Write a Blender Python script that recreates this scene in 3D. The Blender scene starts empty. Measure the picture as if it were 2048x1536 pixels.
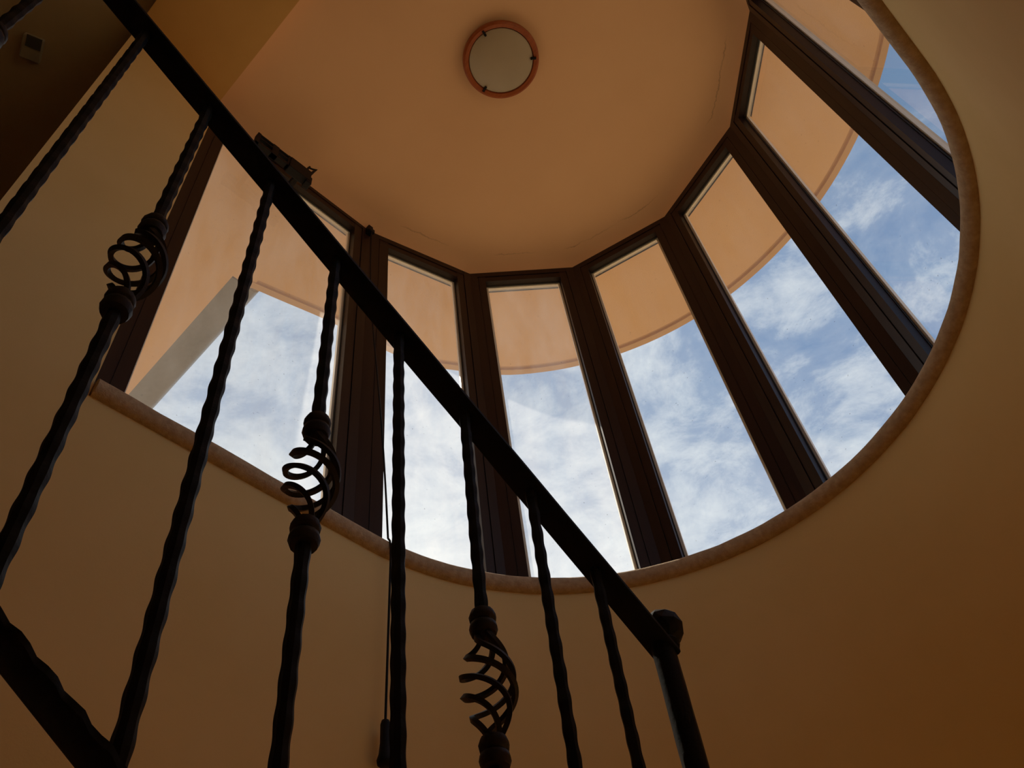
import bpy, bmesh, math, random
from mathutils import Vector, Matrix, noise as mnoise
random.seed(7)
PI = math.pi
ZC = 1.9                       # camera height above the lower floor; all z below are relative to the camera
scene = bpy.context.scene
col = scene.collection

# ------------------------------------------------------------------ materials
def new_mat(name):
    m = bpy.data.materials.new(name); m.use_nodes = True
    nt = m.node_tree; nt.nodes.clear()
    return m, nt, nt.nodes, nt.links
def noise_node(n, l, scale, detail=3.0, rough=.5, coord='Object', vec=None):
    t = n.new('ShaderNodeTexNoise'); t.inputs['Scale'].default_value = scale
    t.inputs['Detail'].default_value = detail; t.inputs['Roughness'].default_value = rough
    if vec is None:
        tc = n.new('ShaderNodeTexCoord'); vec = tc.outputs[coord]
    l.new(vec, t.inputs['Vector'])
    return t
def ramp(n, l, src, stops):
    r = n.new('ShaderNodeValToRGB'); e = r.color_ramp.elements
    while len(e) > 1: e.remove(e[-1])
    e[0].position, e[0].color = stops[0][0], stops[0][1]
    for p, c in stops[1:]:
        k = e.new(p); k.color = c
    l.new(src, r.inputs['Fac'])
    return r
def c4(r, g, b): return (r, g, b, 1)
def plaster(name, c1, c2, bump=.15, scale=3.0, fine=180.0, rough=.9):
    m, nt, n, l = new_mat(name)
    o = n.new('ShaderNodeOutputMaterial'); b = n.new('ShaderNodeBsdfPrincipled')
    l.new(b.outputs[0], o.inputs[0])
    b.inputs['Roughness'].default_value = rough
    b.inputs['Specular IOR Level'].default_value = .2
    t = noise_node(n, l, scale, 4, .55)
    r = ramp(n, l, t.outputs['Fac'], [(.3, c4(*c1)), (.7, c4(*c2))])
    l.new(r.outputs[0], b.inputs['Base Color'])
    f = noise_node(n, l, fine, 3, .6)
    bp = n.new('ShaderNodeBump'); bp.inputs['Strength'].default_value = bump; bp.inputs['Distance'].default_value = .002
    l.new(f.outputs['Fac'], bp.inputs['Height']); l.new(bp.outputs[0], b.inputs['Normal'])
    return m
def simple(name, c, rough=.5, metal=0.0, spec=.5, vary=.0, scale=20.0, bump=0.0, bscale=60.0):
    m, nt, n, l = new_mat(name)
    o = n.new('ShaderNodeOutputMaterial'); b = n.new('ShaderNodeBsdfPrincipled')
    l.new(b.outputs[0], o.inputs[0])
    b.inputs['Roughness'].default_value = rough; b.inputs['Metallic'].default_value = metal
    b.inputs['Specular IOR Level'].default_value = spec
    t = noise_node(n, l, scale, 3, .55)
    lo = tuple(max(0, x*(1-vary)) for x in c); hi = tuple(min(1, x*(1+vary)) for x in c)
    r = ramp(n, l, t.outputs['Fac'], [(.3, c4(*lo)), (.7, c4(*hi))])
    l.new(r.outputs[0], b.inputs['Base Color'])
    if bump:
        f = noise_node(n, l, bscale, 3, .6)
        bp = n.new('ShaderNodeBump'); bp.inputs['Strength'].default_value = bump; bp.inputs['Distance'].default_value = .002
        l.new(f.outputs['Fac'], bp.inputs['Height']); l.new(bp.outputs[0], b.inputs['Normal'])
    return m
def wood(name, c1, c2, axis=2, rough=.45):
    m, nt, n, l = new_mat(name)
    o = n.new('ShaderNodeOutputMaterial'); b = n.new('ShaderNodeBsdfPrincipled')
    l.new(b.outputs[0], o.inputs[0]); b.inputs['Roughness'].default_value = rough
    b.inputs['Specular IOR Level'].default_value = .22
    tc = n.new('ShaderNodeTexCoord'); mp = n.new('ShaderNodeMapping')
    s = [60, 60, 60]; s[axis] = 2.5; mp.inputs['Scale'].default_value = s
    l.new(tc.outputs['Object'], mp.inputs['Vector'])
    t = noise_node(n, l, 1.0, 4, .6, vec=mp.outputs[0])
    r = ramp(n, l, t.outputs['Fac'], [(.3, c4(*c1)), (.7, c4(*c2))])
    l.new(r.outputs[0], b.inputs['Base Color'])
    return m
def glass_mat(name, f0, f1):
    m, nt, n, l = new_mat(name)
    o = n.new('ShaderNodeOutputMaterial')
    tr = n.new('ShaderNodeBsdfTransparent'); tr.inputs[0].default_value = (.93, .96, .96, 1)
    gl = n.new('ShaderNodeBsdfGlossy'); gl.inputs['Roughness'].default_value = .0
    lw = n.new('ShaderNodeLayerWeight'); lw.inputs['Blend'].default_value = .5
    pw = n.new('ShaderNodeMath'); pw.operation = 'POWER'; pw.inputs[1].default_value = 5.0; l.new(lw.outputs['Facing'], pw.inputs[0])
    fr = n.new('ShaderNodeMath'); fr.operation = 'MULTIPLY_ADD'; fr.inputs[1].default_value = .90; fr.inputs[2].default_value = .055; l.new(pw.outputs[0], fr.inputs[0])
    m1 = n.new('ShaderNodeMixShader'); l.new(fr.outputs[0], m1.inputs[0]); l.new(tr.outputs[0], m1.inputs[1]); l.new(gl.outputs[0], m1.inputs[2])
    # dust film, streaked downward, that glows where the sun strikes the pane
    di = n.new('ShaderNodeBsdfTranslucent'); di.inputs[0].default_value = (.93, .93, .91, 1)
    tc = n.new('ShaderNodeTexCoord'); mp = n.new('ShaderNodeMapping'); mp.inputs['Scale'].default_value = (9, 9, 2.0); l.new(tc.outputs['Object'], mp.inputs['Vector'])
    fl = noise_node(n, l, 1.0, 5, .65, vec=mp.outputs[0])
    s2 = ramp(n, l, fl.outputs['Fac'], [(.32, c4(f0, f0, f0)), (.72, c4(f1, f1, f1))])
    m2 = n.new('ShaderNodeMixShader'); l.new(s2.outputs[0], m2.inputs[0]); l.new(m1.outputs[0], m2.inputs[1]); l.new(di.outputs[0], m2.inputs[2])
    # dark specks of dirt
    dk = n.new('ShaderNodeBsdfDiffuse'); dk.inputs[0].default_value = (.06, .055, .05, 1)
    sp = noise_node(n, l, 95.0, 2, .5)
    s1 = ramp(n, l, sp.outputs['Fac'], [(.72, c4(0, 0, 0)), (.80, c4(.5, .5, .5))])
    m3 = n.new('ShaderNodeMixShader'); l.new(s1.outputs[0], m3.inputs[0]); l.new(m2.outputs[0], m3.inputs[1]); l.new(dk.outputs[0], m3.inputs[2])
    l.new(m3.outputs[0], o.inputs[0])
    return m
def ceiling_mat():
    m, nt, n, l = new_mat('ceiling_plaster')
    o = n.new('ShaderNodeOutputMaterial'); b = n.new('ShaderNodeBsdfPrincipled'); l.new(b.outputs[0], o.inputs[0])
    b.inputs['Roughness'].default_value = .9; b.inputs['Specular IOR Level'].default_value = .2
    t = noise_node(n, l, 2.0, 4, .55)
    r = ramp(n, l, t.outputs['Fac'], [(.3, c4(*CEIL1)), (.7, c4(*CEIL2))])
    at = n.new('ShaderNodeAttribute'); at.attribute_name = 'edge_distance'
    w = noise_node(n, l, 22.0, 4, .7)
    # a hairline crack that wanders along the joint between ceiling and window head
    ma = n.new('ShaderNodeMath'); ma.operation = 'MULTIPLY_ADD'; ma.inputs[1].default_value = .030; ma.inputs[2].default_value = -.015
    l.new(w.outputs['Fac'], ma.inputs[0])
    ad = n.new('ShaderNodeMath'); ad.operation = 'ADD'; l.new(at.outputs['Fac'], ad.inputs[0]); l.new(ma.outputs[0], ad.inputs[1])
    su = n.new('ShaderNodeMath'); su.operation = 'SUBTRACT'; su.inputs[1].default_value = .068; l.new(ad.outputs[0], su.inputs[0])
    ab = n.new('ShaderNodeMath'); ab.operation = 'ABSOLUTE'; l.new(su.outputs[0], ab.inputs[0])
    cr = ramp(n, l, ab.outputs[0], [(0.0, c4(1, 1, 1)), (.0022, c4(0, 0, 0))])
    g = noise_node(n, l, 4.0, 2, .5)
    gr = ramp(n, l, g.outputs['Fac'], [(.52, c4(0, 0, 0)), (.66, c4(.45, .45, .45))])
    mu = n.new('ShaderNodeMath'); mu.operation = 'MULTIPLY'; l.new(cr.outputs[0], mu.inputs[0]); l.new(gr.outputs[0], mu.inputs[1])
    mx = n.new('ShaderNodeMixRGB'); mx.inputs[2].default_value = (.10, .05, .02, 1)
    l.new(mu.outputs[0], mx.inputs[0]); l.new(r.outputs[0], mx.inputs[1])
    l.new(mx.outputs[0], b.inputs['Base Color'])
    f = noise_node(n, l, 150.0, 3, .6)
    bp = n.new('ShaderNodeBump'); bp.inputs['Strength'].default_value = .12; bp.inputs['Distance'].default_value = .002
    l.new(f.outputs['Fac'], bp.inputs['Height']); l.new(bp.outputs[0], b.inputs['Normal'])
    return m

CEIL1, CEIL2 = (.70, .39, .20), (.75, .43, .225)
M = {}
M['wall'] = plaster('ochre_wall_paint', (.80, .52, .19), (.85, .56, .22))
M['ceil'] = ceiling_mat()
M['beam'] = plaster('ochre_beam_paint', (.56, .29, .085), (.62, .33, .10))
M['hallceil'] = plaster('shaded_hall_paint', (.44, .35, .22), (.52, .41, .27))  # duller than the stairwell wall paint: the hall's shade is put into the colour
M['soffit'] = plaster('ochre_soffit_paint', (.70, .43, .23), (.77, .49, .27), bump=.3, scale=2.0)
M['fascia'] = plaster('soffit_edge_paint', (.58, .36, .20), (.66, .42, .23), bump=.3)
M['sill'] = plaster('rough_sill_stone', (.42, .27, .145), (.58, .40, .23), bump=1.0, scale=55.0, fine=160.0)
M['floor'] = plaster('floor_stone', (.62, .45, .28), (.70, .52, .33), scale=5)
M['ground'] = plaster('dry_ground', (.25, .168, .088), (.30, .205, .112), scale=.6)
M['frame'] = wood('dark_brown_frame_wood', (.014, .006, .0034), (.022, .0092, .005))
M['frame_out'] = simple('cream_outer_cladding', (.80, .64, .44), .5, vary=.1)
M['gasket'] = simple('black_rubber_gasket', (.015, .013, .012), .6)
M['spacer'] = simple('pale_spacer_bar', (1.0, .84, .64), .4, .0, .5)
M['glass'] = glass_mat('lightly_dusty_glass', .03, .075)
M['glass_dusty'] = glass_mat('dusty_glass', .10, .24)
M['iron'] = simple('black_wrought_iron', (.0050, .0046, .0042), .55, 0.0, .12, vary=.3, scale=60, bump=.3, bscale=140)
M['iron_rust'] = simple('brownish_wrought_iron', (.0135, .0080, .0052), .55, 0.0, .25, vary=.35, scale=70, bump=.35, bscale=160)
M['rail'] = simple('black_rail_paint', (.003, .003, .003), .6, 0, .2, vary=.2, bump=.2)
M['gutter'] = simple('grey_metal_gutter', (.125, .13, .14), .38, .0, .6, vary=.12, scale=40)
M['plastic'] = simple('black_plastic', (.004, .0035, .003), .6, 0, .15)
M['blackmetal'] = simple('dark_metal', (.0065, .005, .004), .6, 0, .15)
M['lampwood'] = wood('orange_stained_wood', (.22, .045, .012), (.33, .075, .02), 0, .4)
M['lampglass'] = simple('frosted_lamp_glass', (.36, .27, .17), .35, 0, .4, vary=.04, scale=8)
M['white'] = simple('aged_white_plastic', (.40, .37, .29), .45)
M['screen'] = simple('grey_sensor_window', (.075, .08, .065), .3)

# ------------------------------------------------------------------ mesh helpers
class MB:
    def __init__(s): s.v = []; s.f = []
    def add(s, vs, fs):
        o = len(s.v); s.v += [Vector(v) for v in vs]; s.f += [tuple(i+o for i in f) for f in fs]
    def box(s, x0, x1, y0, y1, z0, z1):
        s.hexa([(x0,y0,z0),(x1,y0,z0),(x1,y1,z0),(x0,y1,z0),(x0,y0,z1),(x1,y0,z1),(x1,y1,z1),(x0,y1,z1)])
    def hexa(s, p):
        s.add(p, [(3,2,1,0),(4,5,6,7),(0,1,5,4),(1,2,6,5),(2,3,7,6),(3,0,4,7)])
    def obox(s, org, u, n, u0, u1, n0, n1, z0, z1):
        P = lambda a, b, z: (org[0]+u[0]*a+n[0]*b, org[1]+u[1]*a+n[1]*b, z)
        s.hexa([P(u0,n0,z0),P(u1,n0,z0),P(u1,n1,z0),P(u0,n1,z0),P(u0,n0,z1),P(u1,n0,z1),P(u1,n1,z1),P(u0,n1,z1)])
    def prism(s, poly, z0, z1):
        k = len(poly)
        s.add([(x,y,z0) for x,y in poly]+[(x,y,z1) for x,y in poly],
              [tuple(reversed(range(k))), tuple(range(k,2*k))]+[(i,(i+1)%k,(i+1)%k+k,i+k) for i in range(k)])
    def sweep(s, rings, closed_ring=True, cap=True, loop=False):
        k = len(rings[0]); o = len(s.v)
        for r in rings: s.v += [Vector(p) for p in r]
        m = len(rings)
        for i in range(m if loop else m-1):
            for j in range(k if closed_ring else k-1):
                a = o+i*k+j; b = o+i*k+(j+1)%k; c = o+((i+1)%m)*k+(j+1)%k; d = o+((i+1)%m)*k+j
                s.f.append((a,b,c,d))
        if cap and closed_ring and not loop:
            s.f.append(tuple(o+j for j in reversed(range(k)))); s.f.append(tuple(o+(m-1)*k+j for j in range(k)))
    def tube(s, pts, r, k=8, cap=True, loop=False, up=Vector((0,0,1))):
        pts = [Vector(p) for p in pts]; m = len(pts); rings = []
        prev = None
        for i, p in enumerate(pts):
            a = pts[(i-1) % m] if (i or loop) else p; b = pts[(i+1) % m] if (i < m-1 or loop) else p
            t = (b-a).normalized()
            if prev is None:
                x = t.cross(up)
                if x.length < 1e-4: x = t.cross(Vector((1,0,0)))
                x.normalize()
            else:
                x = (prev - t*prev.dot(t)).normalized()
            prev = x; y = t.cross(x)
            rr = r[i] if isinstance(r, (list, tuple)) else r
            rings.append([p + (x*math.cos(2*PI*j/k) + y*math.sin(2*PI*j/k))*rr for j in range(k)])
        s.sweep(rings, True, cap, loop)
    def lathe(s, prof, k=32, cx=0, cy=0):
        rings = [[(cx+r*math.cos(2*PI*j/k), cy+r*math.sin(2*PI*j/k), z) for j in range(k)] for r, z in prof]
        s.sweep(rings, True, True)
    def build(s, name, mat, parent=None, smooth=None, origin=None, bevel=0):
        me = bpy.data.meshes.new(name)
        org = Vector(origin) if origin is not None else Vector((0,0,0))
        me.from_pydata([v-org for v in s.v], [], s.f); me.validate(); me.update()
        bm = bmesh.new(); bm.from_mesh(me); bmesh.ops.recalc_face_normals(bm, faces=bm.faces[:]); bm.to_mesh(me); bm.free()
        me.materials.append(mat)
        o = bpy.data.objects.new(name, me); col.objects.link(o)
        if smooth is not None:
            me.polygons.foreach_set('use_smooth', [True]*len(me.polygons))
            me.set_sharp_from_angle(angle=math.radians(smooth))
        if bevel:
            b = o.modifiers.new('bevel', 'BEVEL'); b.width = bevel; b.segments = 2; b.limit_method = 'ANGLE'
        if parent is None: o.location = (org[0], org[1], org[2]+ZC)
        else: o.parent = parent; o.location = org - Vector(parent_org[parent.name])
        parent_org[o.name] = tuple(org)
        return o
parent_org = {}
def tag(o, label, cat, group=None, kind=None):
    o['label'] = label; o['category'] = cat
    if group: o['group'] = group
    if kind: o['kind'] = kind
    return o
def thing(name, label, cat, org, group=None, kind=None):
    o = bpy.data.objects.new(name, None); o.empty_display_size = .05; col.objects.link(o)
    o.location = (org[0], org[1], org[2]+ZC); parent_org[o.name] = tuple(org)
    return tag(o, label, cat, group, kind)
def part_empty(name, org, parent):
    o = bpy.data.objects.new(name, None); o.empty_display_size = .03; col.objects.link(o)
    o.parent = parent; o.location = Vector(org) - Vector(parent_org[parent.name]); parent_org[o.name] = tuple(org)
    return o

# ------------------------------------------------------------------ plan (x = across the stair, y = along it, z from the camera)
CX, CY = -.660, 1.233
def pol(r, deg): a = math.radians(deg); return (CX+r*math.cos(a), CY+r*math.sin(a))
RW, RB = .965, 1.0336          # wall under the sill, inner face of the window frames
XL, XR = CX-RW, CX+RW          # inner faces of the straight side walls
FXL, FXR = CX-RB, CX+RB        # inner face of the wide flat windows
ANG = [178.6, 149.45, 120.3, 91.2, 62.0, 32.9, 3.6]
CORN = [pol(RB, a) for a in ANG]
CORN[0] = (FXL, 1.236); CORN[-1] = (FXR, 1.298)
Y0, Y1 = -.066, .352           # the cross beam and the piers carrying it
SILL_Z, HEAD_Z, CEIL_Z, EAVE_Z = 2.009, 4.099, 4.150, 4.240
FLOOR_Z, HALL_Z = -ZC, 1.25
BACK_Y, HALL_X = -3.4, -4.2

# ---- walls ------------------------------------------------------------------
def wall_path(r_in, n=72):
    return [pol(r_in, 180*(1-i/n)) for i in range(n+1)]
def u_wall(name, r0, r1, z0, z1, mat, label):
    a = wall_path(r0); b = wall_path(r1)
    mb = MB(); rings = []
    for p, q in zip(a, b):
        rings.append([(p[0],p[1],z0),(p[0],p[1],z1),(q[0],q[1],z1),(q[0],q[1],z0)])
    mb.sweep(rings)
    o = mb.build(name, mat, smooth=30); tag(o, label, 'wall', kind='structure'); return o
u_wall('wall_front', RW, RW+.20, FLOOR_Z-.02, 1.955, M['wall'], 'curved ochre stairwell wall below the ring of windows')
mb = MB(); mb.box(XL-.20, XL, Y1, CY, FLOOR_Z-.02, 1.955)         # straight part below the wide window
mb.box(XL-.155, XL, Y0, Y1, FLOOR_Z-.02, 4.30)                           # pier
mb.box(XL-.155, XL, BACK_Y, Y0, FLOOR_Z-.02, HALL_Z-.05)                 # below the hall floor
o = mb.build('wall_left', M['wall']); tag(o, 'straight ochre wall and pier left of the wide window', 'wall', kind='structure')
mb = MB(); mb.box(XR, XR+.20, Y1, CY, FLOOR_Z-.02, 1.955)
mb.box(XR, XR+.155, BACK_Y, Y1, FLOOR_Z-.02, 4.30)
o = mb.build('wall_right', M['wall']); tag(o, 'straight ochre wall on the right of the stair', 'wall', kind='structure')
mb = MB(); mb.box(HALL_X, XR+.155, BACK_Y-.15, BACK_Y, FLOOR_Z-.02, 4.30)
o = mb.build('wall_back', M['wall']); tag(o, 'ochre wall behind the stair', 'wall', kind='structure')
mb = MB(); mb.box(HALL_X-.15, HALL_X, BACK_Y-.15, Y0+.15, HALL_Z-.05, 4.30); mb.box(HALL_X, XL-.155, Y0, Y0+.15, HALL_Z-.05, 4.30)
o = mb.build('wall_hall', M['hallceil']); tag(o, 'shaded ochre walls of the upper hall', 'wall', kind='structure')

# ---- sill (rounded stone nosing that follows the wall) -------------------------
def offset_path(r, y_start):
    L = [(CX-r, y_start+ (CY-y_start)*i/10) for i in range(10)]
    Rr = [(CX+r, CY-(CY-y_start)*(i+1)/10) for i in range(10)]
    return L + wall_path(r, 96) + Rr
mb = MB(); prof = [(.0, 1.953)]
NR, NZ = .0285, 1.983
prof = [(RB+.06, 1.955)] + [(RW-.004-NR*math.sin(t), NZ-NR*math.cos(t)) for t in [PI*k/12 for k in range(13)]] + [(RB+.06, NZ+NR)]
paths = [offset_path(r, Y1+.003) for r, z in prof]
rings = []
for i in range(len(paths[0])):
    rings.append([(paths[j][i][0], paths[j][i][1], prof[j][1]) for j in range(len(prof))])
mb.sweep(rings)
me_noise = []
for k, v in enumerate(mb.v):
    me_noise.append(v + Vector((0,0,1))*0.0016*mnoise.noise(v*14) + Vector((CX-v.x, CY-v.y, 0)).normalized()*.002*mnoise.noise(v*11+Vector((3,1,2))))
mb.v = me_noise
o = mb.build('trim_1', M['sill'], smooth=50); tag(o, 'rough rounded stone window sill curving around the stairwell', 'window sill', kind='structure')

# ---- ceiling ----------------------------------------------------------------
HEADP = [(FXL, Y1)] + CORN + [(FXR, Y1)]       # line of the window heads
def inset_poly(poly, d):
    out = []; n = len(poly)
    for i, p in enumerate(poly):
        p = Vector(p)
        if i in (0, n-1):
            out.append((p.x + (d if i == 0 else -d), p.y)); continue
        a = (p-Vector(poly[i-1])).normalized(); b = (Vector(poly[i+1])-p).normalized()
        na = Vector((a.y, -a.x)); nb = Vector((b.y, -b.x)); m = (na+nb).normalized()
        q = p + m*(d/max(.3, m.dot(na))); out.append((q.x, q.y))
    return out
def densify(poly, k=8):
    out = []
    for a, b in zip(poly[:-1], poly[1:]):
        for i in range(k): out.append((a[0]+(b[0]-a[0])*i/k, a[1]+(b[1]-a[1])*i/k))
    return out+[poly[-1]]
def round_poly(poly, it):
    for _ in range(it):
        q = [poly[0]]
        for a, b in zip(poly[:-1], poly[1:]):
            q.append((a[0]*.75+b[0]*.25, a[1]*.75+b[1]*.25)); q.append((a[0]*.25+b[0]*.75, a[1]*.25+b[1]*.75))
        q.append(poly[-1]); poly = q
    return poly
mb = MB(); lv = [(.0, HEAD_Z-.004), (.010, HEAD_Z+.016), (.028, HEAD_Z+.034), (.055, CEIL_Z-.003), (.085, CEIL_Z), (.13, CEIL_Z), (.22, CEIL_Z), (.4, CEIL_Z), (.62, CEIL_Z), (.86, CEIL_Z)]
rings = []; edge = []
for d, z in lv:
    pl = densify(inset_poly(HEADP, d), 10)
    if d > .05:      # corners soften away from the heads
        for _ in range(3 if d < .1 else 12):
            pl = [pl[0]]+[((pl[i-1][0]+2*pl[i][0]+pl[i+1][0])/4, (pl[i-1][1]+2*pl[i][1]+pl[i+1][1])/4) for i in range(1, len(pl)-1)]+[pl[-1]]
    rings.append([(x, y, z) for x, y in pl]); edge += [d]*len(pl)
mb.sweep(rings, closed_ring=False, cap=False)
last = len(lv)-1; k = len(rings[0]); base = last*k
mb.f.append(tuple(base+j for j in range(k)))
nv = len(mb.v)
# rest of the ceiling over stair and hall, one slab
mb.box(FXL-.02, FXR+.02, Y1, Y1+.002, CEIL_Z-.06, CEIL_Z+.1)
mb.prism([(FXL-.14, Y0+.10), (XR+.16, Y0+.10)]+[(XR+.16, CY)]+[pol(RB+.10, 180*i/40) for i in range(41)], CEIL_Z+.05, CEIL_Z+.14)
edge += [1.0]*(len(mb.v)-nv)
ceil = mb.build('ceiling', M['ceil'], smooth=40); tag(ceil, 'ochre plaster ceiling with a rounded end above the windows', 'ceiling', kind='structure')
att = ceil.data.attributes.new('edge_distance', 'FLOAT', 'POINT')
att.data.foreach_set('value', edge[:len(ceil.data.vertices)])
mb = MB(); mb.box(XL-.155, XR+.155, Y0, Y1, 4.066, 4.30)
o = mb.build('trim_2', M['beam']); tag(o, 'flat ochre beam crossing above the stair', 'beam', kind='structure')
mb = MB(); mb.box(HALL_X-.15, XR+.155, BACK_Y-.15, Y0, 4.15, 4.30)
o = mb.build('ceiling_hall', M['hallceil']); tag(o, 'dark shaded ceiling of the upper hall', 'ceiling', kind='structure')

# ---- floors and stairs (out of frame, below the camera) -------------------------
mb = MB(); mb.box(XL-.1, XR+.1, BACK_Y, CY+RW+.1, FLOOR_Z-.12, FLOOR_Z)
o = mb.build('floor', M['floor']); tag(o, 'stone floor at the foot of the stair', 'floor', kind='structure')
mb = MB(); mb.box(HALL_X, XL-.0, BACK_Y, Y0, HALL_Z-.2, HALL_Z); mb.box(XL, XR, BACK_Y, -1.35, HALL_Z-.2, HALL_Z)
o = mb.build('floor_hall', M['floor']); tag(o, 'stone floor of the upper hall', 'floor', kind='structure')
LAND = -.45
mb = MB(); mb.prism([(XL+.002, 1.02), (XR-.002, 1.02)]+[pol(RW-.002, 180*i/30) for i in range(31)], LAND-.15, LAND)
for i in range(7):             # left flight rises toward the hall
    y = 1.02-.28*i; mb.box(XL+.002, -.545, y-.28, y, LAND+.19*i-.12, LAND+.19*(i+1))
for i in range(7):             # right flight falls away
    y = 1.02-.28*i; mb.box(-.46, XR-.002, y-.28, y, LAND-.19*(i+1)-.15, LAND-.19*(i+1))
o = mb.build('floor_stairs', M['floor']); tag(o, 'two flights of stone stair and their landing', 'stairs', kind='structure')

# ---- windows ------------------------------------------------------------------
WZ0 = 2.0
def make_window(idx, A, B, s0, s1, label, head=HEAD_Z, post_end=True, post_dir=None):
    A = Vector(A); B = Vector(B); L = (B-A).length; u = (B-A)/L; n = Vector((-u.y, u.x))
    if n.dot((A+B)/2-Vector((CX, CY))) < 0: n = -n
    org = (A.x, A.y, 0)
    w = thing('window_%d' % idx, label, 'window', (A.x, A.y, WZ0), kind='structure')
    hz = head-.084                                # underside of the head
    fr = MB()
    # outer frame and sash, each a little proud of the next, so the groove between them shows
    for a, b, c, d in ((0, s0*.50, 0, 1), (L-s1*.50, L, 0, 1)):
        fr.obox(A, u, n, a, b, 0, .050, WZ0, head)
    for a, b in ((s0*.50, s0*.54), (L-s1*.54, L-s1*.50)):
        fr.obox(A, u, n, a, b, .006, .050, WZ0, head)
    for a, b in ((s0*.54, s0), (L-s1, L-s1*.54)):
        fr.obox(A, u, n, a, b, .003, .050, WZ0, head)
    fr.obox(A, u, n, 0, L, .001, .050, head-.040, head)
    fr.obox(A, u, n, s0*.5, L-s1*.5, .006, .050, head-.044, head-.040)
    fr.obox(A, u, n, s0*.54, L-s1*.54, .004, .050, hz, head-.044)
    fr.obox(A, u, n, 0, L, .001, .050, WZ0, WZ0+.035)
    fr.build('frame', M['frame'], w, origin=(A.x, A.y, WZ0))
    g = .037
    ga = MB()
    for a, b, z0, z1 in ((s0, s0+.003, WZ0+.035, hz), (L-s1-.003, L-s1, WZ0+.035, hz), (s0, L-s1, hz-.003, hz), (s0, L-s1, WZ0+.035, WZ0+.04)):
        ga.obox(A, u, n, a, b, g-.006, g-.001, z0, z1)
    ga.build('gasket', M['gasket'], w, origin=(A.x, A.y, WZ0))
    sp = MB()
    for a, b, z0, z1 in ((s0+.001, s0+.012, WZ0+.04, hz-.001), (L-s1-.012, L-s1-.001, WZ0+.04, hz-.001), (s0+.012, L-s1-.012, hz-.013, hz-.001)):
        sp.obox(A, u, n, a, b, g+.002, g+(.012 if z1 - z0 > .1 else .019), z0, z1)
    ga = MB(); ga.obox(A, u, n, s0+.012, L-s1-.012, g+.0185, g+.0205, hz-.022, hz-.0125)
    ga.build('gasket', M['gasket'], w, origin=(A.x, A.y, WZ0))
    sp.build('spacer_bar', M['spacer'], w, origin=(A.x, A.y, WZ0))
    ou = MB()
    for a, b in ((.0, s0-.004), (L-s1+.004, L)):
        ou.obox(A, u, n, a, b, .0505, .064, WZ0, head)
    ou.obox(A, u, n, 0, L, .0505, .063, hz+.012, head); ou.obox(A, u, n, 0, L, .0505, .063, WZ0, WZ0+.03)
    ou.build('outer_frame', M['frame_out'], w, origin=(A.x, A.y, WZ0))
    pa = MB(); P = lambda a, z: (A.x+u.x*a+n.x*g, A.y+u.y*a+n.y*g, z)
    pa.add([P(s0-.003, WZ0+.03), P(L-s1+.003, WZ0+.03), P(L-s1+.003, hz+.003), P(s0-.003, hz+.003)], [(0,1,2,3)])
    pa.build('pane', M['glass_dusty' if idx <= 3 else 'glass'], w, origin=(A.x, A.y, WZ0))
    if post_dir is not None:                     # corner post filling the wedge to the next window
        n2 = Vector(post_dir); po = MB()
        b0 = B
        po.prism([(b0.x-.0005*n.x, b0.y-.0005*n.y), (b0.x+n.x*.064, b0.y+n.y*.064), ((b0+(n+n2).normalized()*.067).x, (b0+(n+n2).normalized()*.067).y), (b0.x+n2.x*.064, b0.y+n2.y*.064)], WZ0, head)
        po.build('corner_post', M['frame'], w, origin=(A.x, A.y, WZ0))
    return w, u, n, L
def nrm(A, B):
    A = Vector(A); B = Vector(B); u = (B-A).normalized(); n = Vector((-u.y, u.x))
    return n if n.dot((A+B)/2-Vector((CX, CY))) > 0 else -n
segs = [((FXL, Y1+.003), CORN[0])] + list(zip(CORN[:-1], CORN[1:])) + [(CORN[-1], (FXR, Y1+.003))]
wl = ['wide brown framed window at the left end of the bay',
      'narrow brown framed window beside the wide one, behind the pull cord',
      'third brown framed window from the left, above the lowest dip of the sill',
      'fourth brown framed window from the left, just right of the lowest dip of the sill',
      'fifth brown framed window from the left, its foot cut off by the rising sill',
      'sixth brown framed window from the left, beside the sill at the far right',
      'brown framed window at the top right corner, mostly behind the sill',
      'wide brown framed window on the right side of the stair']
for i, (A, B) in enumerate(segs):
    pd = nrm(*segs[i+1]) if i < len(segs)-1 else None
    s0 = .094 if i == 0 else (.098 if i == 1 else .073); s1 = .086 if i == 0 else (.094 if i == 7 else .073)
    make_window(i+1, A, B, s0, s1, wl[i], head=HEAD_Z+(.012 if i in (0, 7) else 0), post_dir=pd)

# ---- roof outside -----------------------------------------------------------------
EL = [(-2.41, 1.00), (-2.365, 1.20), (-2.318, 1.40), (-2.285, 1.60), (-2.262, 1.80), (-2.215, 2.01), (-2.10, 2.20)]
arc = [pol(1.755, a) for a in range(138, -1, -3)]
outer = EL + arc + [(CX+1.755, .4), (CX+1.755, Y0-.3)]
inner = [pol(RB+.075, 180-2*i) for i in range(91)]
IL = [(FXL-.07, 1.00)] + inner + [(FXR+.07, .4), (FXR+.07, Y0-.3)]
def resample(path, n):
    L = [0]
    for a, b in zip(path[:-1], path[1:]): L.append(L[-1]+math.dist(a, b))
    out = []; j = 0
    for i in range(n):
        s = L[-1]*i/(n-1)
        while j < len(path)-2 and L[j+1] < s: j += 1
        t = (s-L[j])/max(1e-9, L[j+1]-L[j]); out.append((path[j][0]+(path[j+1][0]-path[j][0])*t, path[j][1]+(path[j+1][1]-path[j][1])*t))
    return out
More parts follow.
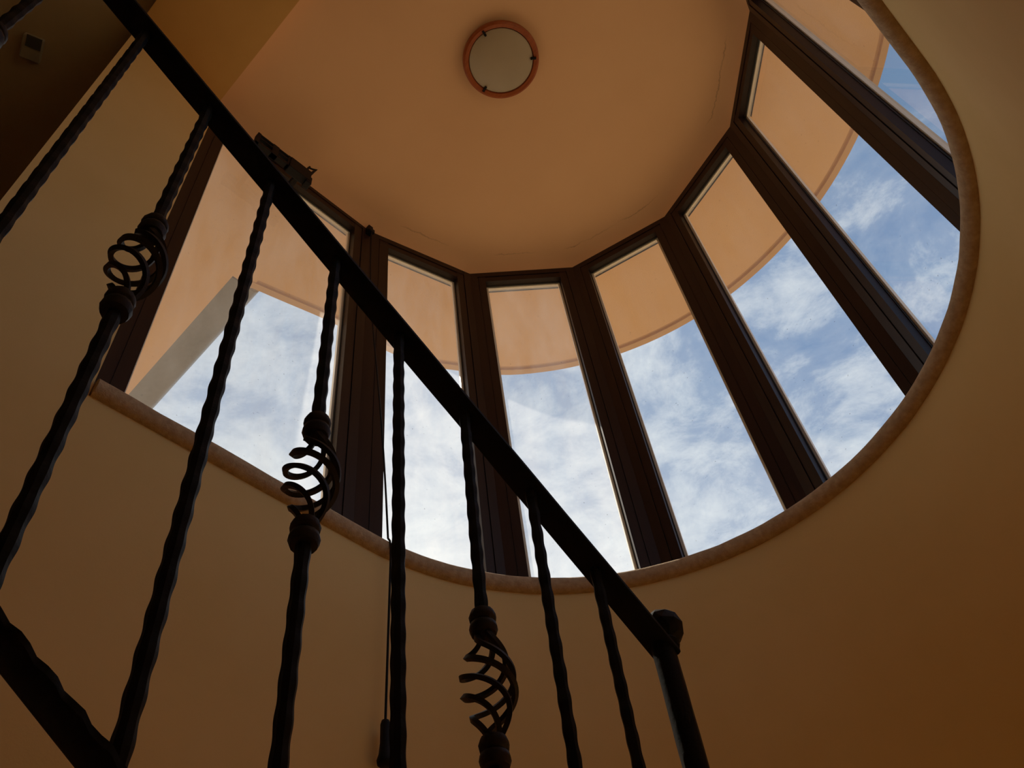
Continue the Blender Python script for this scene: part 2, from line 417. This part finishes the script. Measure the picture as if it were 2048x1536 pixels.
def eave_strip(name, offs, mat):
    O = resample(outer, 120); rings = []
    for i, p in enumerate(O):
        a = Vector(O[max(0, i-1)]); b = Vector(O[min(len(O)-1, i+1)]); t = (b-a).normalized(); nn = Vector((-t.y, t.x))
        if nn.dot(Vector(p)-Vector((CX, CY))) < 0: nn = -nn
        rings.append([(p[0]+nn.x*d, p[1]+nn.y*d, z) for d, z in offs])
    return rings
roof = thing('roof_overhang', 'round ochre roof overhang seen through the bay windows', 'roof', (CX, CY, EAVE_Z), kind='structure')
mb = MB(); O = resample(outer, 120); I = resample(IL, 120)
rr = eave_strip('x', [(-.060, EAVE_Z), (-.060, EAVE_Z+.2), (0, EAVE_Z+.2)], None)
rings = []
for i in range(120):
    e = rr[i][0]; ii = I[i]
    rings.append([(ii[0], ii[1], EAVE_Z+.3), (ii[0], ii[1], EAVE_Z), e, (e[0], e[1], EAVE_Z+.3)])
mb.sweep(rings)
mb.box(-7.0, FXL-.07, Y0+.16, .92, EAVE_Z, EAVE_Z+.3)                    # straight overhang on the left
mb.box(-2.405, FXL-.07, .92, 1.03, EAVE_Z+.0006, EAVE_Z+.3)
mb.prism([(FXL-.15, Y0+.2), (FXR+.15, Y0+.2)]+[(FXR+.15, CY)]+[pol(RB+.14, 180*i/30) for i in range(31)], EAVE_Z+.06, EAVE_Z+.34)
mb.build('soffit', M['soffit'], roof, origin=(CX, CY, EAVE_Z))
mb = MB(); mb.sweep(eave_strip('x', [(-.060, EAVE_Z+.012), (-.040, EAVE_Z+.012), (-.038, EAVE_Z-.004), (-.004, EAVE_Z-.004), (0, EAVE_Z+.004), (0, EAVE_Z+.30), (-.060, EAVE_Z+.30)], None))
mb.build('edge_band', M['fascia'], roof, origin=(CX, CY, EAVE_Z))
# metal gutter along the straight overhang
mb = MB(); pr = [(.920, 4.30), (.920, EAVE_Z+.002)] + [(1.040+.040*math.sin(t), EAVE_Z+.042-.040*math.cos(t)) for t in [PI/2*k/8 for k in range(9)]] + [(1.080, 4.40), (1.070, 4.40), (1.070, 4.30)]
mb.sweep([[(x, y, z) for y, z in pr] for x in (-7.0, -5.5, -4.0, -2.415)])
o = mb.build('roof_gutter', M['gutter'], smooth=40, origin=(-4.7, 1.0, EAVE_Z)); tag(o, 'grey metal gutter along the straight roof edge seen through the wide window', 'gutter')

mb = MB(); mb.add([(-60,-60,-6),(60,-60,-6),(60,60,-6),(-60,60,-6)], [(0,1,2,3)])
o = mb.build('ground', M['ground']); tag(o, 'dry sunlit ground outside the stair tower', 'ground', kind='structure')

# ------------------------------------------------------------------ ceiling lamp
LX, LY, LR = -.680, 1.146, .1685
lamp = thing('ceiling_lamp', 'round flush ceiling lamp with an orange wooden ring and frosted glass', 'ceiling lamp', (LX, LY, CEIL_Z))
mb = MB(); mb.lathe([(.115, CEIL_Z), (.115, CEIL_Z-.020), (.105, CEIL_Z-.028)], 48, LX, LY); mb.build('base', M['white'], lamp, 40, (LX, LY, CEIL_Z))
ring = []
for k in range(72):
    a = 2*PI*k/72; cs = []
    for r, z in ((LR-.027, -.020), (LR-.003, -.020), (LR, -.026), (LR-.002, -.044), (LR-.010, -.050), (LR-.024, -.048), (LR-.027, -.040)):
        cs.append((LX+r*math.cos(a), LY+r*math.sin(a), CEIL_Z+z))
    ring.append(cs)
mb = MB(); mb.sweep(ring, True, False, True); mb.build('wooden_ring', M['lampwood'], lamp, 40, (LX, LY, CEIL_Z))
mb = MB(); mb.lathe([(.138, CEIL_Z-.028), (.1415, CEIL_Z-.036), (.139, CEIL_Z-.043), (.12, CEIL_Z-.050), (.08, CEIL_Z-.056), (.04, CEIL_Z-.0585), (.004, CEIL_Z-.059)], 64, LX, LY); mb.build('glass_shade', M['lampglass'], lamp, 50, (LX, LY, CEIL_Z))
for deg in (42.0, 168.0, 285.0):
    a = math.radians(deg); c = Vector((LX+(LR-.027)*math.cos(a), LY+(LR-.027)*math.sin(a)))
    u = Vector((math.cos(a), math.sin(a))); n = Vector((-u.y, u.x)); mb = MB()
    mb.obox(c, u, n, -.010, .012, -.005, .005, CEIL_Z-.055, CEIL_Z-.047); mb.obox(c, u, n, -.013, -.006, -.004, .004, CEIL_Z-.058, CEIL_Z-.046)
    mb.build('clip', M['blackmetal'], lamp, None, (c.x, c.y, CEIL_Z-.05))

# ------------------------------------------------------------------ stair railing
RX = -.575
def rail_z(y): return 1.4690-.685*y            # underside of the handrail
def low_z(y): return .3975-.668*(y-.184)       # middle of the lower rail
rail = thing('stair_railing', 'black wrought iron stair railing with twisted balusters and basket details', 'railing', (RX, .967, LAND))
ROOT = (RX, .967, LAND)
# flat handrail
mb = MB(); ys = [-.95+.0375*i for i in range(52)]; ys = [y for y in ys if y < .975]+[.978]
rings = []
for y in ys:
    z = rail_z(y); w = .0200+.0006*mnoise.noise(Vector((y*9, 0, 5))); h = .0100; dz = .0012*mnoise.noise(Vector((y*7, 2, 0)))
    rings.append([(RX+a*w, y, z+dz+b*h) for a, b in ((-1, .2), (-.85, 0), (.85, 0), (1, .2), (1, .8), (.8, 1), (-.8, 1), (-1, .8))])
mb.sweep(rings); mb.build('handrail', M['rail'], rail, 60, ROOT)
# hammered lower rail
mb = MB(); rings = []
for i in range(240):
    y = -.95+1.92*i/239; z = low_z(y)
    w = 1+.26*(.5+.5*math.cos(2*PI*(y-.146)/.0255))-.13
    rings.append([(RX+a*.0165*(w if a > 0 else 1), y, z+b*.0065) for a, b in ((-1, -.5), (-.7, -1), (.7, -1), (1, -.5), (1, .5), (.7, 1), (-.7, 1), (-1, .5))])
mb.sweep(rings); mb.build('lower_rail', M['iron'], rail, 50, ROOT)

def hammered(mb, y, z0, z1, r=.0074, period=.0372, amp=.135, ph=0.0, x=RX, twist=0.0, lean=(0, 0)):
    n = max(6, int((z1-z0)/.0031)); rings = []
    for i in range(n+1):
        t = i/n; z = z0+(z1-z0)*t
        ring = []
        q = .5+.5*math.cos(2*PI*(z/period)+ph)
        for j in range(8):
            a = 2*PI*j/8+PI/8+twist*(z-z0)
            flat = math.cos(4*(2*PI*j/8+PI/8))
            rr = r*(1+amp*(q-.35)) * (1+.022*math.cos(2*PI*z/period+PI*(j % 2)))
            ring.append((x+rr*1.04*math.cos(a), y+rr*1.04*math.sin(a), z))
        rings.append(ring)
    mb.sweep(rings)
def collar(mb, y, z, r=.0158):
    pr = [(.008, z+.0165), (r*.85, z+.0155), (r, z+.0085), (r*.93, z+.002), (r*.74, z), (r*.95, z-.002), (r*1.03, z-.0085), (r*.88, z-.0155), (.008, z-.0165)]
    mb.lathe(pr, 14, RX, y)
def basket_wire(y, zt, zb, phi0, turn, rmax, wire=.0038):
    pts = []; n = 64
    for i in range(n+1):
        t = i/n; z = zt+(zb-zt)*t
        e = math.sin(PI*t)**1.25
        rad = .0062+(rmax-.0062)*e
        s = t-.055*math.sin(2*PI*t)
        a = phi0+turn*s
        pts.append((RX+rad*math.cos(a), y+rad*math.sin(a), z))
    mb = MB(); mb.tube(pts, wire, 4); return mb
YS = [-.136, -.009, .115, .2365, .3615, .481, .6035, .726, .843]
def stem(y, zlo, zhi, parent, ph):
    mb = MB(); hammered(mb, y, zlo, zhi, ph=ph); return mb.build('shaft', M['iron'], parent, 35, (RX, y, zlo))

CZ = {0: (1.170, 1.003), 2: (1.002, .835), 4: (.832, .666), 6: (.676, .517)}
YS_UP = [-.259, -.382, -.505, -.628]
for i, y in enumerate(YS+YS_UP):
    zt = rail_z(y)+.001; zb = low_z(y)+.004
    b = part_empty('basket_baluster' if i in CZ else 'twisted_baluster', (RX, y, zb), rail)
    if i in CZ:
        c1, c2 = CZ[i]
        stem(y, c1, zt, b, .5+i); stem(y, zb, c2, b, .9+i)
        for c in (c1, c2):
            mb = MB(); collar(mb, y, c); mb.build('collar', M['iron_rust'], b, 50, (RX, y, c))
        for k in range(4):
            basket_wire(y, c1-.010, c2+.010, math.radians(150-90*k), math.radians(405), .0282).build('basket_wire', M['iron_rust'], b, 60, (RX, y, c2))
    else:
        stem(y, zb, zt, b, .3+i)
# newel post with a faceted ball
NYl = .9675
nw = part_empty('newel_post', (RX, NYl, LAND), rail)
mb = MB(); rings = []
for i in range(60):
    z = LAND+.002+(rail_z(NYl)+.012-LAND)*i/59; ring = []
    for j in range(10):
        a = 2*PI*j/10; rr = .0168*(1+.05*mnoise.noise(Vector((math.cos(a)*2, math.sin(a)*2, z*16))))
        ring.append((RX+rr*math.cos(a), NYl+rr*math.sin(a), z))
    rings.append(ring)
mb.sweep(rings); mb.build('post', M['iron'], nw, 40, (RX, NYl, LAND))
zt = rail_z(NYl)+.010
mb = MB(); mb.lathe([(.010, zt-.004), (.0205, zt-.001), (.0225, zt+.005), (.019, zt+.011), (.012, zt+.014)], 16, RX, NYl+.006); mb.build('collar', M['iron'], nw, 40, (RX, NYl, zt))
bm = bmesh.new(); bmesh.ops.create_icosphere(bm, subdivisions=2, radius=.0305)
mb = MB(); bc = Vector((RX, NYl+.014, zt+.038))
mb.add([v.co*(1+.035*mnoise.noise(v.co*70))+bc for v in bm.verts], [tuple(v.index for v in f.verts) for f in bm.faces]); bm.free()
mb.build('ball_finial', M['iron'], nw, 18, tuple(bc))

# ------------------------------------------------------------------ window opener and pull cord
op = thing('window_opener', 'black slotted metal opener fixed at the head of the wide window', 'window opener', (FXL+.03, .70, 4.02))
OO = (FXL+.03, .70, 4.02)
ox0, ox1 = FXL+.058, FXL+.094
mb = MB()
za, zb = 3.905, 3.998
mb.box(ox0+.012, ox1, .545, .818, zb-.010, zb)                     # upper bar
mb.box(ox0+.012, ox1, .545, .818, zb-.040, zb-.030)
mb.box(ox0+.012, ox1, .545, .818, za, za+.020)
for a, b in ((.545, .560), (.625, .655), (.705, .735), (.775, .818)): mb.box(ox0+.010, ox1+.002, a, b, za, zb)
mb.box(FXL+.001, ox0+.014, .60, .62, za+.01, zb-.03); mb.box(FXL+.001, ox0+.014, .77, .79, za+.01, zb-.03)
mb.build('slotted_bar', M['blackmetal'], op, None, OO)
mb = MB(); mb.box(ox0+.006, ox1+.010, .715, .826, za-.014, zb-.012); mb.box(ox0+.006, ox1+.008, .806, .834, za-.034, za+.03)
mb.build('housing', M['blackmetal'], op, None, OO, bevel=.003)
mb = MB()
mb.tube([(ox1, .806, zb-.02), (ox1+.002, .806, zb+.016), (ox1+.004, .812, zb+.034)], .0050, 8)
mb.tube([(ox1, .822, zb-.03), (ox1+.003, .834, zb+.014), (ox1+.005, .850, zb+.060)], [.0075, .0062, .0022], 8)
mb.tube([(ox1+.004, .812, zb+.022), (ox1+.004, .828, zb+.032), (ox1+.005, .848, zb+.056)], [.0045, .0045, .0022], 8)
mb.build('lever', M['blackmetal'], op, 50, OO)
cp = (FXL+.028, 1.222, 4.03)
cord = thing('pull_cord', 'thin black pull cord hanging over the sill beside the second mullion', 'pull cord', cp)
mb = MB(); mb.box(FXL-.0, FXL+.024, 1.210, 1.236, 4.035, 4.100); mb.box(FXL+.020, FXL+.034, 1.206, 1.240, 4.030, 4.058)
mb.build('pulley_bracket', M['blackmetal'], cord, None, cp, bevel=.003)
lip = Vector((-1.593, 1.296, 1.985)); top = Vector((FXL+.028, 1.224, 4.04)); pts = []
for i in range(25):
    t = i/24; p = top.lerp(lip+Vector((-.005, 0, .028)), t); p.y -= .016*math.sin(PI*t)+.010*math.sin(2*PI*t); pts.append(p)
pts += [lip+Vector((.003, .001, .012)), lip+Vector((.0055, .002, -.012))]
endz = 1.375
for i in range(1, 13):
    t = i/12; pts.append(Vector((-1.5855, 1.298-.012*t, 1.973+(endz-1.973)*t)))
mb = MB(); mb.tube(pts, .0034, 8); mb.build('cord', M['plastic'], cord, 60, cp)
tx, ty = -1.5855, 1.286
mb = MB(); prf = [(.004, endz+.004), (.010, endz), (.0125, endz-.010), (.0125, endz-.06), (.0155, endz-.09), (.020, endz-.106), (.0185, endz-.116), (.012, endz-.120)]
mb.lathe(prf, 20, tx, ty); mb.build('cord_weight', M['plastic'], cord, 50, cp)

# ------------------------------------------------------------------ sensor box on the hall ceiling
sx, sy = -1.951, -.345
sens = thing('ceiling_sensor', 'small pale sensor box with a grey square window on the dark hall ceiling', 'sensor', (sx, sy, 4.15))
ax = Vector((.018, .058)).normalized(); bx = Vector((.0583, -.018)).normalized()   # long sides across the hall
mb = MB(); c = Vector((-1.966, -.338))
mb.obox(c, ax, bx, -.040, .040, -.060, .045, 4.118, 4.151)
mb.build('body', M['white'], sens, None, (sx, sy, 4.15), bevel=.006)
mb = MB(); mb.obox(Vector((-1.940, -.340)), ax, bx, -.030, .030, -.025, .025, 4.1145, 4.1180)
mb.build('sensor_window', M['screen'], sens, None, (sx, sy, 4.15))

# ------------------------------------------------------------------ light
w = bpy.data.worlds.new('sky'); scene.world = w; w.use_nodes = True
nt = w.node_tree; n = nt.nodes; l = nt.links; n.clear()
out = n.new('ShaderNodeOutputWorld'); bg = n.new('ShaderNodeBackground'); l.new(bg.outputs[0], out.inputs[0])
tc = n.new('ShaderNodeTexCoord'); sx_ = n.new('ShaderNodeSeparateXYZ'); l.new(tc.outputs['Generated'], sx_.inputs[0])
mz = n.new('ShaderNodeMath'); mz.operation = 'MAXIMUM'; mz.inputs[1].default_value = .08; l.new(sx_.outputs['Z'], mz.inputs[0])
dx = n.new('ShaderNodeMath'); dx.operation = 'DIVIDE'; l.new(sx_.outputs['X'], dx.inputs[0]); l.new(mz.outputs[0], dx.inputs[1])
dy = n.new('ShaderNodeMath'); dy.operation = 'DIVIDE'; l.new(sx_.outputs['Y'], dy.inputs[0]); l.new(mz.outputs[0], dy.inputs[1])
cb = n.new('ShaderNodeCombineXYZ'); l.new(dx.outputs[0], cb.inputs[0]); l.new(dy.outputs[0], cb.inputs[1])
c1 = noise_node(n, l, 5.2, 8, .66, vec=cb.outputs[0]); c1.inputs['Distortion'].default_value = .35
c2 = noise_node(n, l, 13.0, 6, .65, vec=cb.outputs[0]); c2.inputs['Distortion'].default_value = .5
ad = n.new('ShaderNodeMath'); ad.operation = 'MULTIPLY_ADD'; ad.inputs[1].default_value = .45; l.new(c2.outputs['Fac'], ad.inputs[0]); l.new(c1.outputs['Fac'], ad.inputs[2])
# more cloud toward the sun side (-x) and the horizon
gx = n.new('ShaderNodeMath'); gx.operation = 'MULTIPLY_ADD'; gx.inputs[1].default_value = -.40; l.new(dx.outputs[0], gx.inputs[0])
gy = n.new('ShaderNodeMath'); gy.operation = 'MULTIPLY_ADD'; gy.inputs[1].default_value = .15; gy.inputs[2].default_value = -.19; l.new(dy.outputs[0], gy.inputs[0]); l.new(gy.outputs[0], gx.inputs[2])
gc = n.new('ShaderNodeClamp'); gc.inputs['Min'].default_value = -.25; gc.inputs['Max'].default_value = .25; hz_ = n.new('ShaderNodeMath'); hz_.operation = 'MULTIPLY_ADD'; hz_.inputs[1].default_value = 1.7; hz_.inputs[2].default_value = .0; hz_.use_clamp = True; l.new(gx.outputs[0], hz_.inputs[0])
hm = n.new('ShaderNodeMath'); hm.operation = 'MULTIPLY'; hm.inputs[1].default_value = .92; l.new(hz_.outputs[0], hm.inputs[0])
ha = n.new('ShaderNodeMath'); ha.operation = 'MULTIPLY'; ha.inputs[1].default_value = .55; l.new(gx.outputs[0], ha.inputs[0]); l.new(ha.outputs[0], gc.inputs[0])
a2 = n.new('ShaderNodeMath'); a2.operation = 'ADD'; l.new(ad.outputs[0], a2.inputs[0]); l.new(gc.outputs[0], a2.inputs[1])
cm = ramp(n, l, a2.outputs[0], [(.57, c4(.01, .01, .01)), (.69, c4(.12, .12, .12)), (.80, c4(.46, .46, .46)), (.96, c4(.85, .85, .85))])
el = ramp(n, l, sx_.outputs['Z'], [(.0, c4(.40, .48, .62)), (.5, c4(.235, .335, .54)), (.80, c4(.165, .285, .50)), (.95, c4(.12, .26, .44))])
mx = n.new('ShaderNodeMixRGB'); mx.inputs[2].default_value = (.90, .94, .96, 1)
i1 = n.new('ShaderNodeMath'); i1.operation = 'SUBTRACT'; i1.inputs[0].default_value = 1.0; l.new(cm.outputs[0], i1.inputs[1])
i2 = n.new('ShaderNodeMath'); i2.operation = 'SUBTRACT'; i2.inputs[0].default_value = 1.0; l.new(hm.outputs[0], i2.inputs[1])
i3 = n.new('ShaderNodeMath'); i3.operation = 'MULTIPLY'; l.new(i1.outputs[0], i3.inputs[0]); l.new(i2.outputs[0], i3.inputs[1])
i4 = n.new('ShaderNodeMath'); i4.operation = 'SUBTRACT'; i4.inputs[0].default_value = 1.0; l.new(i3.outputs[0], i4.inputs[1])
l.new(i4.outputs[0], mx.inputs[0]); l.new(el.outputs[0], mx.inputs[1]); l.new(mx.outputs[0], bg.inputs[0])
bg.inputs[1].default_value = 1.0
sun = bpy.data.lights.new('sun', 'SUN'); sun.energy = 7.5; sun.angle = .009; sun.color = (1, .90, .74)
so = bpy.data.objects.new('sun', sun); col.objects.link(so)
az, elv = math.radians(177), math.radians(57.5)
d = Vector((math.cos(az)*math.cos(elv), math.sin(az)*math.cos(elv), math.sin(elv)))
so.rotation_euler = d.to_track_quat('Z', 'Y').to_euler(); so.location = (-20, 0, 30)

# ------------------------------------------------------------------ camera
cam = bpy.data.cameras.new('camera'); co = bpy.data.objects.new('camera', cam); col.objects.link(co)
cam.sensor_width = 36; cam.lens = 1860.8/2048*36; cam.clip_start = .02
th = math.radians(51.54)
VX, VY, F = 800.4, -607.9, 1860.8
upc = Vector((VX-1024, -(VY-768), -F)).normalized(); fwc = Vector((0, 0, -1)); fh = (fwc-upc*fwc.dot(upc)).normalized(); rt = fh.cross(upc)
T = Vector((math.cos(th), math.sin(th))); N = Vector((math.sin(th), -math.cos(th)))
row0 = rt*N.x+fh*N.y; row1 = rt*T.x+fh*T.y
R = Matrix((row0, row1, upc))
co.matrix_world = Matrix.Translation((0, 0, ZC)) @ R.to_4x4()
scene.camera = co
scene.view_settings.view_transform = 'Standard'; scene.view_settings.look = 'None'
scene.view_settings.exposure = 0.0; scene.view_settings.gamma = 1.1
scene.cycles.max_bounces = 12; scene.cycles.diffuse_bounces = 6; scene.cycles.transparent_max_bounces = 12
scene.cycles.use_denoising = True; scene.cycles.sample_clamp_indirect = 6.0
